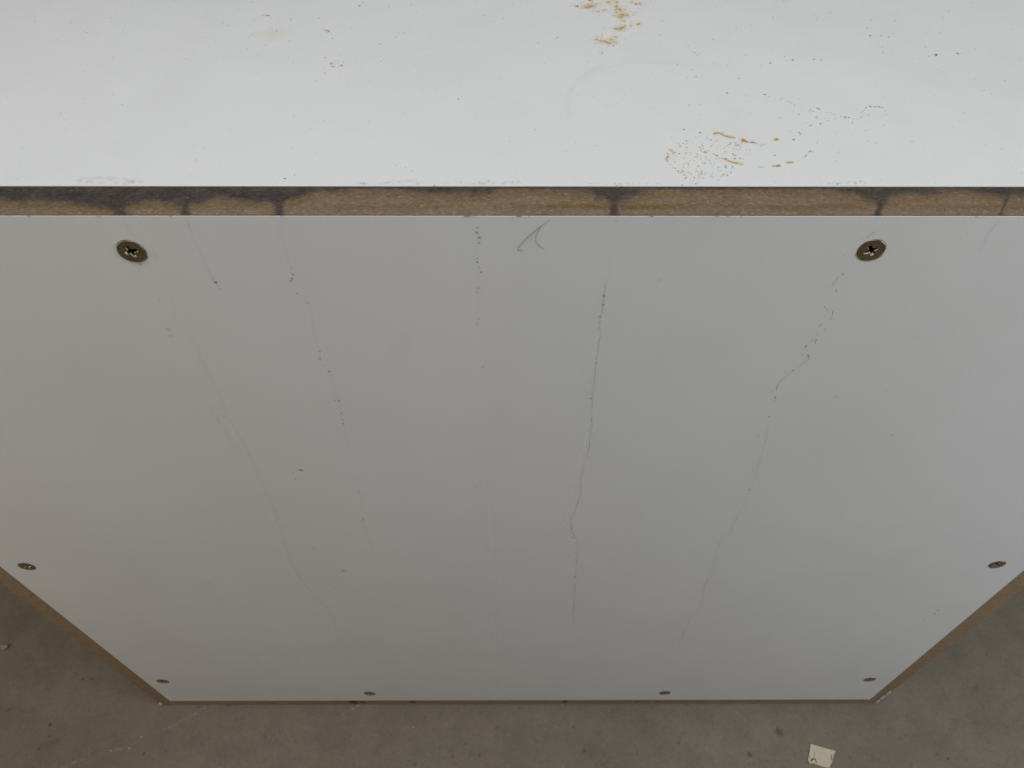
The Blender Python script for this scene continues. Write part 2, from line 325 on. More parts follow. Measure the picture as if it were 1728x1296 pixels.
# ------------------------------------------------------------------ marks measured on the surfaces (mm)
TOP = [('r', -114.0, 134.1, 0.39), ('b', -85.2, 120.6, 0.38), ('o', -86.3, 121.1, 0.34), ('r', -80.0, 94.6, 0.36), ('r', -75.7, 93.0, 0.28), ('g', -75.1, 142.8, 0.35), ('g', -62.0, 141.8, 0.26), ('g', -103.3, 130.7, 0.3), ('g', -112.7, 128.3, 0.17), ('g', -109.7, 122.3, 0.21), ('g', -107.4, 120.5, 0.21), ('g', -116.5, 105.6, 0.24), ('t', -109.5, 108.6, 0.21), ('g', -82.7, 114.2, 0.25), ('t', -83.7, 118.3, 0.21), ('g', -62.0, 109.9, 0.29), ('g', -83.2, 99.2, 0.24), ('g', -77.8, 100.6, 0.16), ('g', -75.2, 95.7, 0.24), ('g', -70.5, 96.9, 0.16), ('g', -60.0, 96.3, 0.24), ('g', -60.5, 93.9, 0.12), ('g', -59.4, 98.0, 0.12), ('g', -71.2, 78.4, 0.15), ('g', -84.5, 70.1, 0.11), ('g', -88.2, 57.2, 0.19), ('d', -46.9, 59.2, 0.19), ('d', -27.2, 69.0, 0.27), ('g', -36.4, 74.4, 0.15), ('g', -32.4, 77.0, 0.12), ('g', -27.3, 78.9, 0.16), ('d', -43.3, 25.9, 0.14), ('g', -34.8, 25.7, 0.1), ('e', -84.3, 19.8, 0.37), ('d', -7.0, 41.8, 0.14), ('g', -0.6, 113.2, 0.17), ('g', 6.5, 95.0, 0.12), ('g', -54.8, 118.7, 0.21), ('g', -53.0, 119.5, 0.21), ('g', -52.2, 144.0, 0.26), ('g', -41.2, 114.4, 0.17), ('g', -59.8, 134.7, 0.17), ('g', -67.0, 145.2, 0.18), ('g', -79.4, 132.5, 0.13), ('g', 6.0, 142.4, 0.13), ('d', -32.3, 16.0, 0.24), ('g', -15.8, 49.0, 0.07), ('g', -0.9, 56.4, 0.07), ('g', -106.3, 16.8, 0.14), ('g', -18.5, 69.6, 0.08), ('g', -20.2, 59.9, 0.07), ('g', -73.8, 93.0, 0.16), ('o', -79.1, 92.3, 0.28), ('g', -82.5, 91.4, 0.16), ('t', -116.1, 133.8, 0.26), ('f', -118.1, 115.5, 0.33), ('f', -102.4, 107.2, 0.25), ('f', -100.3, 112.0, 0.37), ('h', -108.7, 118.5, 6.27), ('h', -78.3, 94.9, 2.4), ('h', -85.5, 120.2, 1.68), ('r', 27.5, 148.2, 0.41), ('o', 27.0, 142.4, 0.74), ('o', 28.5, 143.0, 0.4), ('o', 25.1, 141.9, 0.4), ('t', 21.5, 142.7, 0.74), ('h', 19.7, 144.4, 2.02), ('h', 24.2, 143.0, 3.69), ('o', 35.8, 146.6, 0.47), ('o', 33.3, 139.2, 0.37), ('r', 39.5, 146.6, 0.44), ('r', 38.9, 142.4, 0.47), ('r', 39.7, 140.1, 0.43), ('o', 40.5, 138.4, 0.27), ('r', 41.0, 134.9, 0.6), ('o', 40.0, 132.9, 0.53), ('o', 43.3, 134.5, 0.3), ('o', 41.3, 129.6, 0.36), ('r', 40.7, 124.0, 0.36), ('r', 39.5, 123.1, 0.39), ('r', 37.2, 122.7, 0.36), ('o', 38.2, 122.8, 0.29), ('o', 36.4, 116.1, 0.26), ('r', 35.3, 114.0, 0.19), ('r', 35.9, 111.7, 0.19), ('r', 28.5, 113.9, 0.29), ('o', 30.5, 112.7, 0.32), ('r', 31.6, 112.3, 0.29), ('r', 32.9, 111.5, 0.38), ('r', 34.0, 110.7, 0.32), ('o', 46.3, 146.6, 0.27), ('b', 47.8, 144.8, 0.37), ('o', 49.5, 144.9, 0.4), ('o', 47.6, 127.0, 0.46), ('t', 46.9, 126.3, 0.29), ('h', 40.8, 136.3, 3.98), ('h', 39.8, 123.1, 2.59), ('h', 32.3, 111.7, 2.53), ('g', 48.6, 124.0, 0.19), ('g', 50.3, 122.3, 0.19), ('d', 55.8, 117.3, 0.22), ('g', 57.8, 129.6, 0.2), ('g', 49.1, 138.0, 0.17), ('g', 50.7, 140.4, 0.17), ('g', 52.8, 143.8, 0.13), ('g', 44.6, 138.0, 0.2), ('g', 45.2, 132.2, 0.13), ('g', 37.8, 127.9, 0.16), ('g', 31.1, 118.6, 0.19), ('g', 27.4, 108.3, 0.16), ('g', 30.2, 102.8, 0.31), ('g', 29.3, 103.5, 0.16), ('g', 12.1, 115.4, 0.26), ('g', 11.1, 113.9, 0.16), ('g', 6.4, 95.0, 0.15), ('g', 6.1, 142.4, 0.13), ('g', 60.3, 94.2, 0.21), ('g', 66.6, 108.5, 0.19), ('g', 68.5, 103.3, 0.25), ('g', 69.2, 101.0, 0.16), ('g', 67.8, 104.5, 0.16), ('g', 70.4, 102.7, 0.16), ('g', 65.5, 90.3, 0.18), ('g', 66.6, 84.9, 0.27), ('g', 69.6, 83.3, 0.12), ('g', 75.4, 92.5, 0.15), ('g', 80.6, 93.4, 0.18), ('g', 83.4, 83.6, 0.18), ('g', 89.8, 102.2, 0.16), ('g', 96.2, 126.7, 0.16), ('g', 73.0, 141.4, 0.17), ('e', 98.2, 95.2, 0.37), ('g', 94.1, 92.9, 0.18), ('g', 73.8, 73.8, 0.15), ('e', 77.2, 73.2, 0.35), ('e', 91.7, 72.2, 0.41), ('g', 88.6, 70.9, 0.15), ('g', 92.9, 71.0, 0.23), ('g', 97.0, 68.4, 0.15), ('g', 72.7, 67.0, 0.12), ('g', 61.4, 65.2, 0.17), ('g', 61.1, 64.2, 0.12), ('g', 47.5, 63.5, 0.14), ('g', 37.3, 71.9, 0.15), ('g', 26.7, 68.4, 0.12), ('g', 30.0, 64.6, 0.14), ('g', 30.8, 65.4, 0.12), ('g', 34.1, 65.7, 0.17), ('g', 20.6, 63.3, 0.11), ('g', 38.2, 58.9, 0.11), ('g', 50.0, 58.9, 0.14), ('g', 64.2, 58.5, 0.14), ('g', 68.9, 56.5, 0.11), ('g', 70.7, 55.7, 0.11), ('g', 75.3, 57.4, 0.11), ('e', 83.5, 59.0, 0.2), ('e', 57.3, 49.0, 0.33), ('g', 62.8, 50.8, 0.14), ('g', 50.5, 51.6, 0.08), ('g', 52.3, 49.3, 0.11), ('g', 52.1, 44.0, 0.11), ('g', 16.8, 40.7, 0.14), ('g', 24.4, 38.8, 0.14), ('g', 33.5, 35.1, 0.11), ('e', 63.0, 46.8, 0.31), ('b', 53.7, 34.1, 0.22), ('b', 56.1, 27.2, 0.19), ('o', 63.2, 35.0, 0.38), ('b', 63.2, 35.0, 0.16), ('d', 62.7, 39.0, 0.19), ('b', 52.6, 16.2, 0.21), ('d', 65.6, 19.0, 0.18), ('d', 58.8, 20.1, 0.13), ('d', 61.2, 22.1, 0.16), ('d', 57.3, 16.9, 0.13), ('o', 30.2, 15.6, 0.23), ('t', 31.8, 15.8, 0.21), ('r', 52.2, 24.0, 0.21), ('o', 53.7, 23.6, 0.24), ('r', 54.1, 21.9, 0.18), ('o', 52.9, 22.8, 0.16), ('o', 53.6, 24.5, 0.16), ('o', 51.3, 25.5, 0.13), ('o', 54.1, 19.8, 0.13), ('o', 51.2, 36.1, 0.22), ('o', 50.5, 36.8, 0.16), ('o', 49.8, 33.2, 0.24), ('r', 48.8, 31.0, 0.21), ('o', 49.6, 34.1, 0.16), ('r', 78.1, 42.8, 0.36), ('o', 78.3, 41.9, 0.44), ('o', 75.1, 39.1, 0.22), ('o', 75.0, 40.7, 0.19), ('t', 74.6, 36.8, 0.14), ('d', 87.8, 33.1, 0.24), ('g', 78.1, 36.4, 0.16), ('g', 79.2, 34.1, 0.14), ('d', 73.1, 34.1, 0.16), ('t', 106.3, 60.9, 0.23), ('t', 107.2, 61.7, 0.23), ('t', 107.9, 60.5, 0.23), ('t', 109.9, 62.9, 0.37), ('t', 110.6, 62.2, 0.32), ('g', 112.4, 60.2, 0.14), ('g', 113.2, 59.9, 0.14), ('g', 114.4, 59.9, 0.17), ('t', 115.5, 58.7, 0.2), ('t', 117.5, 57.4, 0.23), ('s', 119.0, 56.9, 0.34), ('s', 120.3, 56.7, 0.31), ('g', 121.8, 55.5, 0.17), ('g', 123.2, 55.5, 0.17), ('g', 124.6, 56.6, 0.2), ('g', 125.8, 57.6, 0.17), ('t', 125.8, 59.9, 0.2), ('t', 126.8, 60.8, 0.2), ('g', 127.4, 61.6, 0.17), ('t', 128.4, 63.2, 0.26), ('s', 130.4, 64.1, 0.38), ('g', 133.2, 64.3, 0.17), ('s', 133.7, 63.6, 0.23), ('s', 134.8, 63.4, 0.2), ('t', 135.5, 61.3, 0.2), ('d', 134.9, 58.5, 0.17), ('d', 128.2, 58.3, 0.2), ('t', 134.9, 54.8, 0.14), ('t', 134.0, 54.3, 0.14), ('t', 132.1, 51.4, 0.17), ('g', 130.7, 56.0, 0.14), ('g', 127.2, 54.3, 0.14), ('g', 120.7, 53.1, 0.23), ('g', 119.5, 54.3, 0.14), ('g', 115.0, 52.1, 0.14), ('g', 115.1, 55.8, 0.14), ('g', 111.9, 54.5, 0.2), ('g', 111.1, 55.8, 0.14), ('d', 108.6, 52.5, 0.25), ('g', 108.0, 57.0, 0.26), ('g', 108.3, 56.0, 0.17), ('e', 104.7, 51.4, 0.31), ('g', 104.1, 51.1, 0.14), ('t', 101.8, 58.7, 0.23), ('g', 99.6, 47.0, 0.25), ('g', 99.6, 45.8, 0.22), ('g', 98.9, 47.0, 0.14), ('g', 96.6, 47.7, 0.14), ('g', 106.2, 46.3, 0.11), ('g', 113.0, 47.7, 0.14), ('g', 112.8, 45.5, 0.14), ('g', 118.6, 45.2, 0.14), ('g', 124.3, 48.2, 0.14), ('d', 123.5, 41.8, 0.14), ('d', 126.3, 40.4, 0.14), ('g', 119.6, 38.2, 0.11), ('g', 129.4, 38.2, 0.11), ('g', 111.2, 35.8, 0.14), ('g', 111.0, 34.7, 0.14), ('g', 107.5, 36.7, 0.11), ('e', 96.4, 42.5, 0.33), ('g', 93.6, 42.2, 0.14), ('g', 91.9, 41.0, 0.16), ('r', 90.4, 42.8, 0.39), ('g', 97.5, 69.6, 0.15), ('g', 96.7, 68.0, 0.15), ('g', 98.0, 69.4, 0.15), ('g', 99.6, 67.1, 0.17), ('g', 100.6, 67.0, 0.2), ('g', 100.6, 65.8, 0.17), ('g', 101.7, 65.3, 0.17), ('g', 101.2, 63.9, 0.17), ('g', 104.2, 69.1, 0.18), ('g', 103.1, 65.8, 0.14), ('g', 100.2, 60.7, 0.17), ('g', 94.5, 56.4, 0.17), ('g', 97.9, 74.1, 0.12), ('b', 144.8, 117.0, 0.39), ('d', 147.3, 117.0, 0.16), ('d', 149.4, 117.0, 0.26), ('d', 152.5, 116.0, 0.29), ('g', 155.1, 119.1, 0.23), ('g', 148.7, 130.2, 0.23), ('g', 159.4, 129.7, 0.26), ('g', 159.3, 135.5, 0.13), ('g', 161.2, 135.1, 0.17), ('g', 166.9, 134.6, 0.17), ('g', 146.1, 110.3, 0.16), ('g', 146.3, 103.3, 0.25), ('g', 149.1, 100.8, 0.16), ('d', 169.2, 119.4, 0.19), ('d', 175.1, 119.1, 0.16), ('d', 164.6, 100.6, 0.22), ('b', 167.9, 101.7, 0.53), ('e', 177.2, 102.7, 0.44), ('d', 185.7, 106.6, 0.16), ('d', 177.0, 74.8, 0.15), ('d', 179.9, 72.6, 0.15), ('d', 164.6, 59.4, 0.14), ('g', 157.5, 72.0, 0.15), ('g', 147.5, 68.9, 0.15), ('g', 193.2, 76.7, 0.18), ('g', 209.4, 129.8, 0.13), ('g', 163.1, 46.4, 0.11), ('g', 151.7, 34.4, 0.11), ('e', 116.7, 98.1, 0.31), ('e', 107.8, 97.4, 0.4), ('g', 105.0, 100.0, 0.22), ('g', 129.8, 137.1, 0.17), ('g', 125.5, 135.8, 0.2), ('g', 124.4, 134.8, 0.17), ('g', 131.3, 136.7, 0.13), ('g', 132.7, 136.7, 0.17), ('g', 116.0, 147.7, 0.24), ('g', 114.3, 147.2, 0.2), ('t', 114.4, 18.3, 0.29), ('t', 112.4, 17.5, 0.23), ('g', 106.0, 16.8, 0.26), ('t', 104.7, 40.5, 0.19), ('g', 105.4, 42.2, 0.14), ('g', 106.2, 46.1, 0.11), ('g', 100.9, 35.5, 0.24), ('g', 101.8, 34.9, 0.16)]
RUST = [[(67.6, 46.1), (69.4, 46.6), (70.7, 46.2), (71.6, 44.8), (73.4, 44.2), (74.7, 43.7), (75.4, 43.1)], [(77.2, 42.1), (78.3, 42.1), (79.5, 41.2), (81.4, 40.9), (82.7, 40.2)], [(88.9, 41.4), (89.9, 42.3), (91.0, 43.5)], [(66.6, 33.4), (67.5, 32.3)], [(68.3, 31.4), (69.4, 31.2), (70.6, 29.9), (72.5, 28.8), (74.1, 28.4), (75.6, 27.3)], [(85.5, 26.7), (87.1, 26.9), (88.7, 27.0)], [(90.7, 28.6), (92.2, 28.9), (93.6, 29.0)], [(86.6, 26.7), (88.6, 27.2)]]
GREYL = [[(82.7, 40.2), (84.7, 39.4), (86.3, 40.0)], [(80.1, 26.2), (82.7, 26.3)], [(65.8, 34.1), (67.0, 32.7)], [(62.2, 46.8), (64.1, 46.6)], [(95.8, 42.4), (97.3, 42.7)], [(95.3, 29.7), (96.9, 31.0), (98.6, 32.6), (99.8, 34.3), (101.2, 35.6), (101.9, 34.8)], [(130.9, 63.9), (134.3, 63.5)]]
FIELD = [(48.2, 30.5), (52.4, 39.5), (64.3, 46.0), (75.3, 42.3), (82.5, 39.6), (76.3, 28.8), (69.7, 21.1), (54.5, 17.3)]
RING = [(15.8, 54.6), (14.7, 60.6), (15.0, 68.7), (16.8, 76.1), (19.7, 82.1), (23.5, 87.1), (28.6, 91.6), (35.0, 96.0), (42.5, 97.4), (51.1, 96.5), (57.1, 95.1)]
FST = {'A': [[(-134.5, -0.9), (-134.3, -5.1), (-133.7, -9.0)], [(-130.3, -12.2), (-129.5, -14.9), (-130.0, -19.8)], [(-130.7, -25.5), (-130.0, -29.9), (-131.9, -37.4), (-133.7, -50.2), (-132.2, -65.7), (-133.0, -82.6), (-132.6, -96.8), (-134.2, -114.2), (-133.2, -133.2), (-134.2, -156.6), (-134.6, -179.6), (-136.7, -211.6), (-140.9, -247.9), (-142.5, -276.4), (-139.6, -312.8), (-135.3, -348.4), (-140.4, -406.8)], [(-142.0, -104.4), (-140.0, -104.5), (-139.6, -112.0), (-139.0, -123.5), (-139.4, -135.7)]], 'B': [[(-113.4, -0.4), (-113.8, -9.0), (-113.5, -17.1), (-113.7, -27.0), (-113.0, -30.8), (-112.9, -35.3)]], 'C': [[(-83.6, -1.3), (-84.1, -14.3), (-84.5, -24.1)], [(-84.6, -30.8), (-84.7, -36.5), (-82.0, -41.2), (-83.3, -57.0), (-83.8, -67.6), (-84.8, -75.7), (-82.6, -81.5), (-82.8, -94.7), (-82.7, -107.6), (-83.9, -117.5), (-84.7, -134.8)], [(-86.0, -162.3), (-87.7, -185.8), (-90.2, -209.7), (-90.5, -229.3), (-91.4, -255.9)]], 'E': [[(28.1, -14.3), (28.0, -25.5), (27.4, -37.4), (27.5, -57.0), (27.1, -75.0), (27.2, -94.8), (27.1, -101.2), (28.1, -121.4), (27.7, -146.2), (25.8, -165.3), (26.3, -179.9), (24.4, -198.7), (22.8, -212.0), (24.4, -226.0), (27.4, -234.0), (28.4, -260.4), (28.5, -285.8), (29.3, -318.3), (31.5, -377.2)], [(27.6, -28.4), (27.0, -43.7), (26.8, -57.0)]], 'F': [[(117.0, -6.3), (114.4, -9.4)], [(111.2, -27.2), (110.4, -30.8), (110.1, -33.2)], [(112.1, -24.9), (112.4, -26.9), (112.2, -29.0)], [(112.0, -33.8), (113.2, -35.6)], [(114.6, -45.0), (115.1, -48.0), (115.0, -50.6)], [(112.7, -51.9), (112.0, -54.3)], [(114.5, -54.3), (114.9, -57.0)], [(112.1, -60.9), (111.4, -63.3)], [(110.8, -64.4), (109.9, -66.2)], [(113.0, -61.6), (113.2, -64.8)], [(111.9, -69.8), (113.2, -72.1), (113.1, -74.3), (111.5, -77.0), (109.8, -79.7)], [(108.7, -82.0), (105.5, -88.7), (105.8, -94.9)], [(105.8, -97.8), (106.7, -99.5), (106.9, -102.5)], [(107.3, -113.6), (110.0, -133.6), (112.2, -157.1), (113.1, -177.7)], [(113.1, -177.7), (113.1, -198.9), (112.5, -210.9), (112.4, -226.2), (109.5, -237.2), (110.7, -263.1), (114.2, -279.9), (111.4, -295.0), (112.0, -304.3), (114.9, -311.9)], [(110.7, -263.1), (111.4, -295.0), (112.4, -309.0), (114.5, -338.9), (111.1, -349.6), (111.7, -358.3), (111.2, -389.5), (113.0, -421.2)]], 'G': [[(156.4, -0.2), (155.5, -5.8), (155.4, -12.9)]], 'H': [[(-17.0, -2.8), (-17.7, -14.3), (-18.0, -28.4), (-19.2, -43.7), (-19.9, -57.0)]], 'light': [[(-20.0, -130.9), (-20.8, -192.2), (-22.3, -264.3), (-24.7, -359.9), (-29.6, -536.2)]]}
FSP = [('t', -136.4, -21.5, 0.83), ('o', -136.3, -20.7, 0.62), ('b', -112.8, -30.2, 0.85), ('g', -112.4, -33.5, 0.43), ('g', -83.9, -23.5, 0.42), ('g', -84.2, -26.4, 0.74), ('g', -85.6, -29.6, 0.75), ('g', -84.9, -28.4, 0.64), ('g', -85.0, -35.9, 0.43), ('g', -83.5, -68.7, 0.47), ('g', -84.5, -73.1, 0.6), ('g', -84.2, -77.6, 0.48), ('d', -82.6, -81.5, 0.61), ('d', -82.3, -101.5, 0.64), ('g', -84.0, -101.1, 0.51), ('g', -83.1, -110.7, 0.66), ('g', -83.5, -115.7, 0.53), ('d', -83.6, -118.9, 0.53), ('g', -84.9, -134.8, 0.55), ('e', -112.3, -158.3, 1.31), ('g', -116.8, -161.1, 0.58), ('g', -116.8, -167.3, 0.74), ('e', -113.2, -274.8, 1.45), ('g', -87.5, -179.7, 0.61), ('b', -90.2, -209.7, 0.81), ('g', -90.0, -207.0, 0.64), ('g', -128.3, -306.2, 0.76), ('g', -124.5, -244.1, 0.69), ('g', -17.2, -4.8, 0.6), ('g', -17.5, -6.9, 0.7), ('g', -16.8, -9.2, 0.8), ('g', -16.9, -11.6, 0.61), ('d', -18.0, -20.4, 0.62), ('g', -18.1, -18.7, 0.52), ('g', -17.5, -22.9, 0.52), ('g', -17.0, -25.2, 0.63), ('f', -18.4, -33.2, 1.08), ('f', -18.8, -35.3, 0.87), ('f', -19.1, -49.6, 0.68), ('f', -19.9, -52.2, 0.91), ('g', -18.9, -78.8, 0.61), ('g', -27.0, -173.9, 0.75), ('g', 27.6, -37.1, 0.76), ('d', 27.7, -41.8, 0.55), ('d', 26.6, -48.3, 0.56), ('g', 27.3, -48.3, 0.56), ('g', 26.7, -51.6, 0.45), ('g', 27.4, -75.8, 0.48), ('d', 26.8, -99.9, 0.64), ('g', 27.7, -105.9, 0.52), ('g', 25.3, -165.9, 0.59), ('g', 22.7, -210.0, 0.81), ('g', 25.3, -231.1, 0.84), ('g', 28.4, -284.0, 1.1), ('g', 26.6, -266.9, 0.72), ('d', 112.1, -26.0, 0.42), ('g', 112.3, -34.1, 0.43), ('g', 110.7, -43.1, 0.56), ('g', 112.2, -44.4, 0.56), ('g', 112.2, -48.3, 0.45), ('g', 112.0, -53.6, 0.57), ('g', 112.7, -58.1, 0.46), ('g', 110.1, -65.5, 0.71), ('d', 113.2, -61.6, 0.47), ('g', 112.9, -71.7, 0.72), ('g', 110.1, -70.6, 0.48), ('g', 109.3, -80.8, 0.74), ('g', 106.5, -82.0, 0.49), ('g', 106.4, -99.5, 0.77), ('g', 103.9, -95.3, 0.51), ('d', 107.3, -113.6, 0.66), ('g', 106.0, -128.2, 0.55), ('g', 113.1, -177.7, 0.91), ('g', 107.5, -171.8, 0.6), ('g', 112.9, -208.2, 0.65), ('g', 109.3, -227.7, 0.67), ('g', 109.4, -236.5, 0.68), ('d', 152.6, -94.5, 0.51), ('g', 152.3, -97.9, 0.51), ('d', 167.7, -128.2, 0.69), ('f', 132.5, -99.1, 1.15), ('d', 276.0, -358.0, 0.83), ('d', 278.0, -346.0, 1.02), ('d', 277.8, -339.7, 1.01), ('g', -200.5, -291.2, 1.11), ('f', 113.2, -9.4, 0.81), ('g', 109.9, -17.3, 0.41), ('g', 81.6, -19.2, 0.31), ('g', 46.8, -29.0, 0.43), ('g', -136.7, -39.3, 0.44), ('f', 155.3, -14.0, 0.51), ('g', 152.6, -60.2, 0.47), ('g', 80.9, -50.3, 0.34), ('f', -5.4, -0.8, 0.88), ('f', 29.0, -1.8, 0.59), ('f', -139.2, -55.6, 1.6), ('f', -139.6, -59.0, 1.61), ('f', -81.9, -40.6, 1.1), ('f', -135.8, -113.3, 1.18)]
HAIR = [[(7.2, -1.3), (3.3, -4.8), (-0.7, -9.2), (-3.1, -12.7), (-4.0, -14.6), (-3.2, -15.1), (-1.7, -14.8)], [(4.1, -4.3), (2.9, -6.6), (2.2, -9.2), (2.5, -11.3), (3.8, -13.1), (5.6, -14.6)]]
REACH = [(-185.0, 0.45), (-177.1, 0.45), (-165.3, 0.5), (-157.3, 0.55), (-147.4, 0.62), (-142.5, 0.7), (-137.5, 0.75), (-133.2, 0.6), (-127.6, 0.5), (-119.7, 0.55), (-115.3, 0.65), (-111.8, 0.52), (-103.8, 0.45), (-93.9, 0.45), (-88.0, 0.55), (-84.0, 0.65), (-80.0, 0.4), (-75.1, 0.3), (-70.1, 0.12), (-58.2, 0.08), (-42.3, 0.12), (-34.3, 0.22), (-24.4, 0.25), (-14.4, 0.2), (-10.4, 0.06), (1.5, 0.06), (11.5, 0.1), (21.4, 0.18), (24.4, 0.4), (28.8, 0.6), (32.4, 0.45), (35.0, 0.28), (39.4, 0.15), (51.3, 0.06), (81.3, 0.05), (101.3, 0.08), (109.2, 0.2), (114.2, 0.38), (119.2, 0.55), (123.2, 0.35), (129.2, 0.22), (133.2, 0.32), (138.2, 0.25), (141.2, 0.12), (151.3, 0.18), (161.3, 0.35), (166.9, 0.3), (177.3, 0.2)]
DRIPS = [(-141.1, -134.2, 1.98), (-117.4, -113.1, 1.21), (-84.9, -82.5, 1.32), (29.1, 28.3, 1.21), (121.4, 115.2, 0.99), (165.2, 156.1, 0.48)]
PAPER = [[247.4, -33.3], [257.4, -36.2], [267.8, -39.1], [265.8, -42.2], [262.5, -48.3], [259.1, -52.6], [255.2, -51.9], [249.0, -49.9], [245.7, -48.8], [243.0, -49.2], [242.1, -46.4], [244.6, -41.1]]
PMARK = [[[244.2, -47.5], [246.5, -45.6], [248.1, -45.6], [248.9, -47.0], [249.1, -48.8]], [[244.0, -43.6], [244.3, -44.8]], [[263.3, -41.8], [263.1, -44.3], [262.3, -47.0]], [[249.2, -40.3], [248.0, -43.8]]]
SCR = [[[-293.0, -1.0], [-299.6, -6.1], [-311.0, -13.1], [-314.9, -16.1], [-327.1, -21.0]], [[-351.6, -34.6], [-363.7, -36.9], [-375.3, -40.7]], [[-388.0, -44.0], [-399.1, -48.7], [-406.8, -52.9]], [[-152.8, 1.8], [-159.1, -2.8], [-169.2, -6.8]], [[-340.1, -26.4], [-340.7, -27.8]], [[183.2, -3.0], [190.1, -9.6], [196.3, -16.7]], [[423.0, -6.1], [425.7, -10.2]]]
FSPOT = [([222.0, -23.2], 7), ([192.4, -41.6], 4), ([-159.8, 5.4], 0), ([-272.0, 0.5], 3), ([47.7, -38.4], 4), ([-414.2, -29.1], 2.5), ([-422.9, -25.2], 3), ([-426.5, -15.8], 3), ([-428.2, -35.8], 2.5), ([-403.0, 23.8], 3), ([-411.2, 23.8], 3), ([-335.5, -39.9], 3), ([356.6, -41.9], 2), ([364.8, -45.3], 2.2), ([-98.9, -48.9], 3), ([-27.9, -18.7], 2.5), ([39.6, -18.8], 2.5), ([-50.3, -11.6], 2)]
CRUMB = [-495.5, 53.5]
BDRIP = [-157.2, -148.7, -103.8, 32.0, 96.8, 115.5]

# ------------------------------------------------------------------ setting: the concrete floor
ZF = -561.5
me = bpy.data.meshes.new('concrete_floor')
me.from_pydata([(-4, -4, ZF * MM), (4, -4, ZF * MM), (4, 4, ZF * MM), (-4, 4, ZF * MM)], [], [(0, 1, 2, 3)])
floor = link('concrete_floor', me, M_FLOOR)
floor['kind'] = 'structure'
mk = Marks(lambda a, b, h: (a, b, ZF + h))
pale = (0.36, 0.33, 0.29)
for i, l in enumerate(SCR):
    mk.stroke(l, 1.1, pale, 0.32, 1.2, 0.8, 0.5)
    for p in l:
        if random.random() < 0.5:
            COL['z'] = ((0.48, 0.45, 0.40), 0.6); mk.blob(p[0] + random.uniform(-2, 2), p[1] + random.uniform(-1, 1), random.uniform(0.5, 1.0), 'z')
COL['y'] = ((0.05, 0.042, 0.034), 0.85)
for (p, s) in FSPOT:
    if s:
        mk.blob(p[0], p[1], s * 0.40, 'y', random.uniform(0.25, 0.55), random.uniform(0.9, 1.5), random.uniform(0, 3))
mk.build('floor_scratches', floor)

# ------------------------------------------------------------------ the white plinth
T = 15.3
XL, XR, ZB = -319.3, 304.2, -546.55
DEPTH = 560.0
plinth = bpy.data.objects.new('display_plinth', None)
plinth.location = (-0.0075, 0.28, ZF * MM)
C.objects.link(plinth)
plinth['label'] = 'white laminate box of screwed fibreboard panels with rust-specked top, standing on concrete'
plinth['category'] = 'plinth'
PINV = Matrix.Translation(-Vector(plinth.location))
def part(name, me, mats, parent=None):
    o = link(name, me, mats, parent or plinth)
    if parent is None:
        o.matrix_parent_inverse = PINV
    return o

# front panel: raw core, white skin on both sides, stained raw top edge
SK = 0.2
panel = part('front_panel', box_mesh('front_panel', XL + 0.5, XR - 0.5, SK, T - SK, ZB + 0.4, -0.12), M_MDF)
face = part('laminate_face', box_mesh('laminate_face', XL + 0.45, XR - 0.45, 0, SK, ZB + 0.35, 0, 0.06, 1), M_LAM, panel)
part('laminate_face', box_mesh('laminate_face', XL + 0.45, XR - 0.45, T - SK, T, ZB + 0.35, -0.6, 0.04, 1), M_LAM, panel)

# countersunk holes for the screws
SCREW_XZ = [(-137.0, -15.2), (118.4, -14.8), (-302.7, -267.9), (283.4, -267.4), (-304.1, -490.1), (-138.1, -524.9), (117.9, -525.1), (283.7, -489.2)]
def drill(o, r, depth):
    bm = bmesh.new()
    for (x, z) in SCREW_XZ:
        bmesh.ops.create_cone(bm, cap_ends=True, segments=48, radius1=r * MM, radius2=r * MM, depth=2 * depth * MM,
                              matrix=Matrix.Translation((x * MM, 0, z * MM)) @ Matrix.Rotation(math.radians(90), 4, 'X'))
    cm = bpy.data.meshes.new('drill'); bm.to_mesh(cm); bm.free()
    cutter = bpy.data.objects.new('drill', cm); C.objects.link(cutter)
    md = o.modifiers.new('drill', 'BOOLEAN'); md.object = cutter; md.operation = 'DIFFERENCE'; md.solver = 'EXACT'
    dg = bpy.context.evaluated_depsgraph_get()
    nm = bpy.data.meshes.new_from_object(o.evaluated_get(dg))
    nm.name = o.data.name
    o.modifiers.clear(); o.data = nm
    bpy.data.objects.remove(cutter)
drill(face, 4.9, 3.0)
drill(panel, 4.85, 4.0)

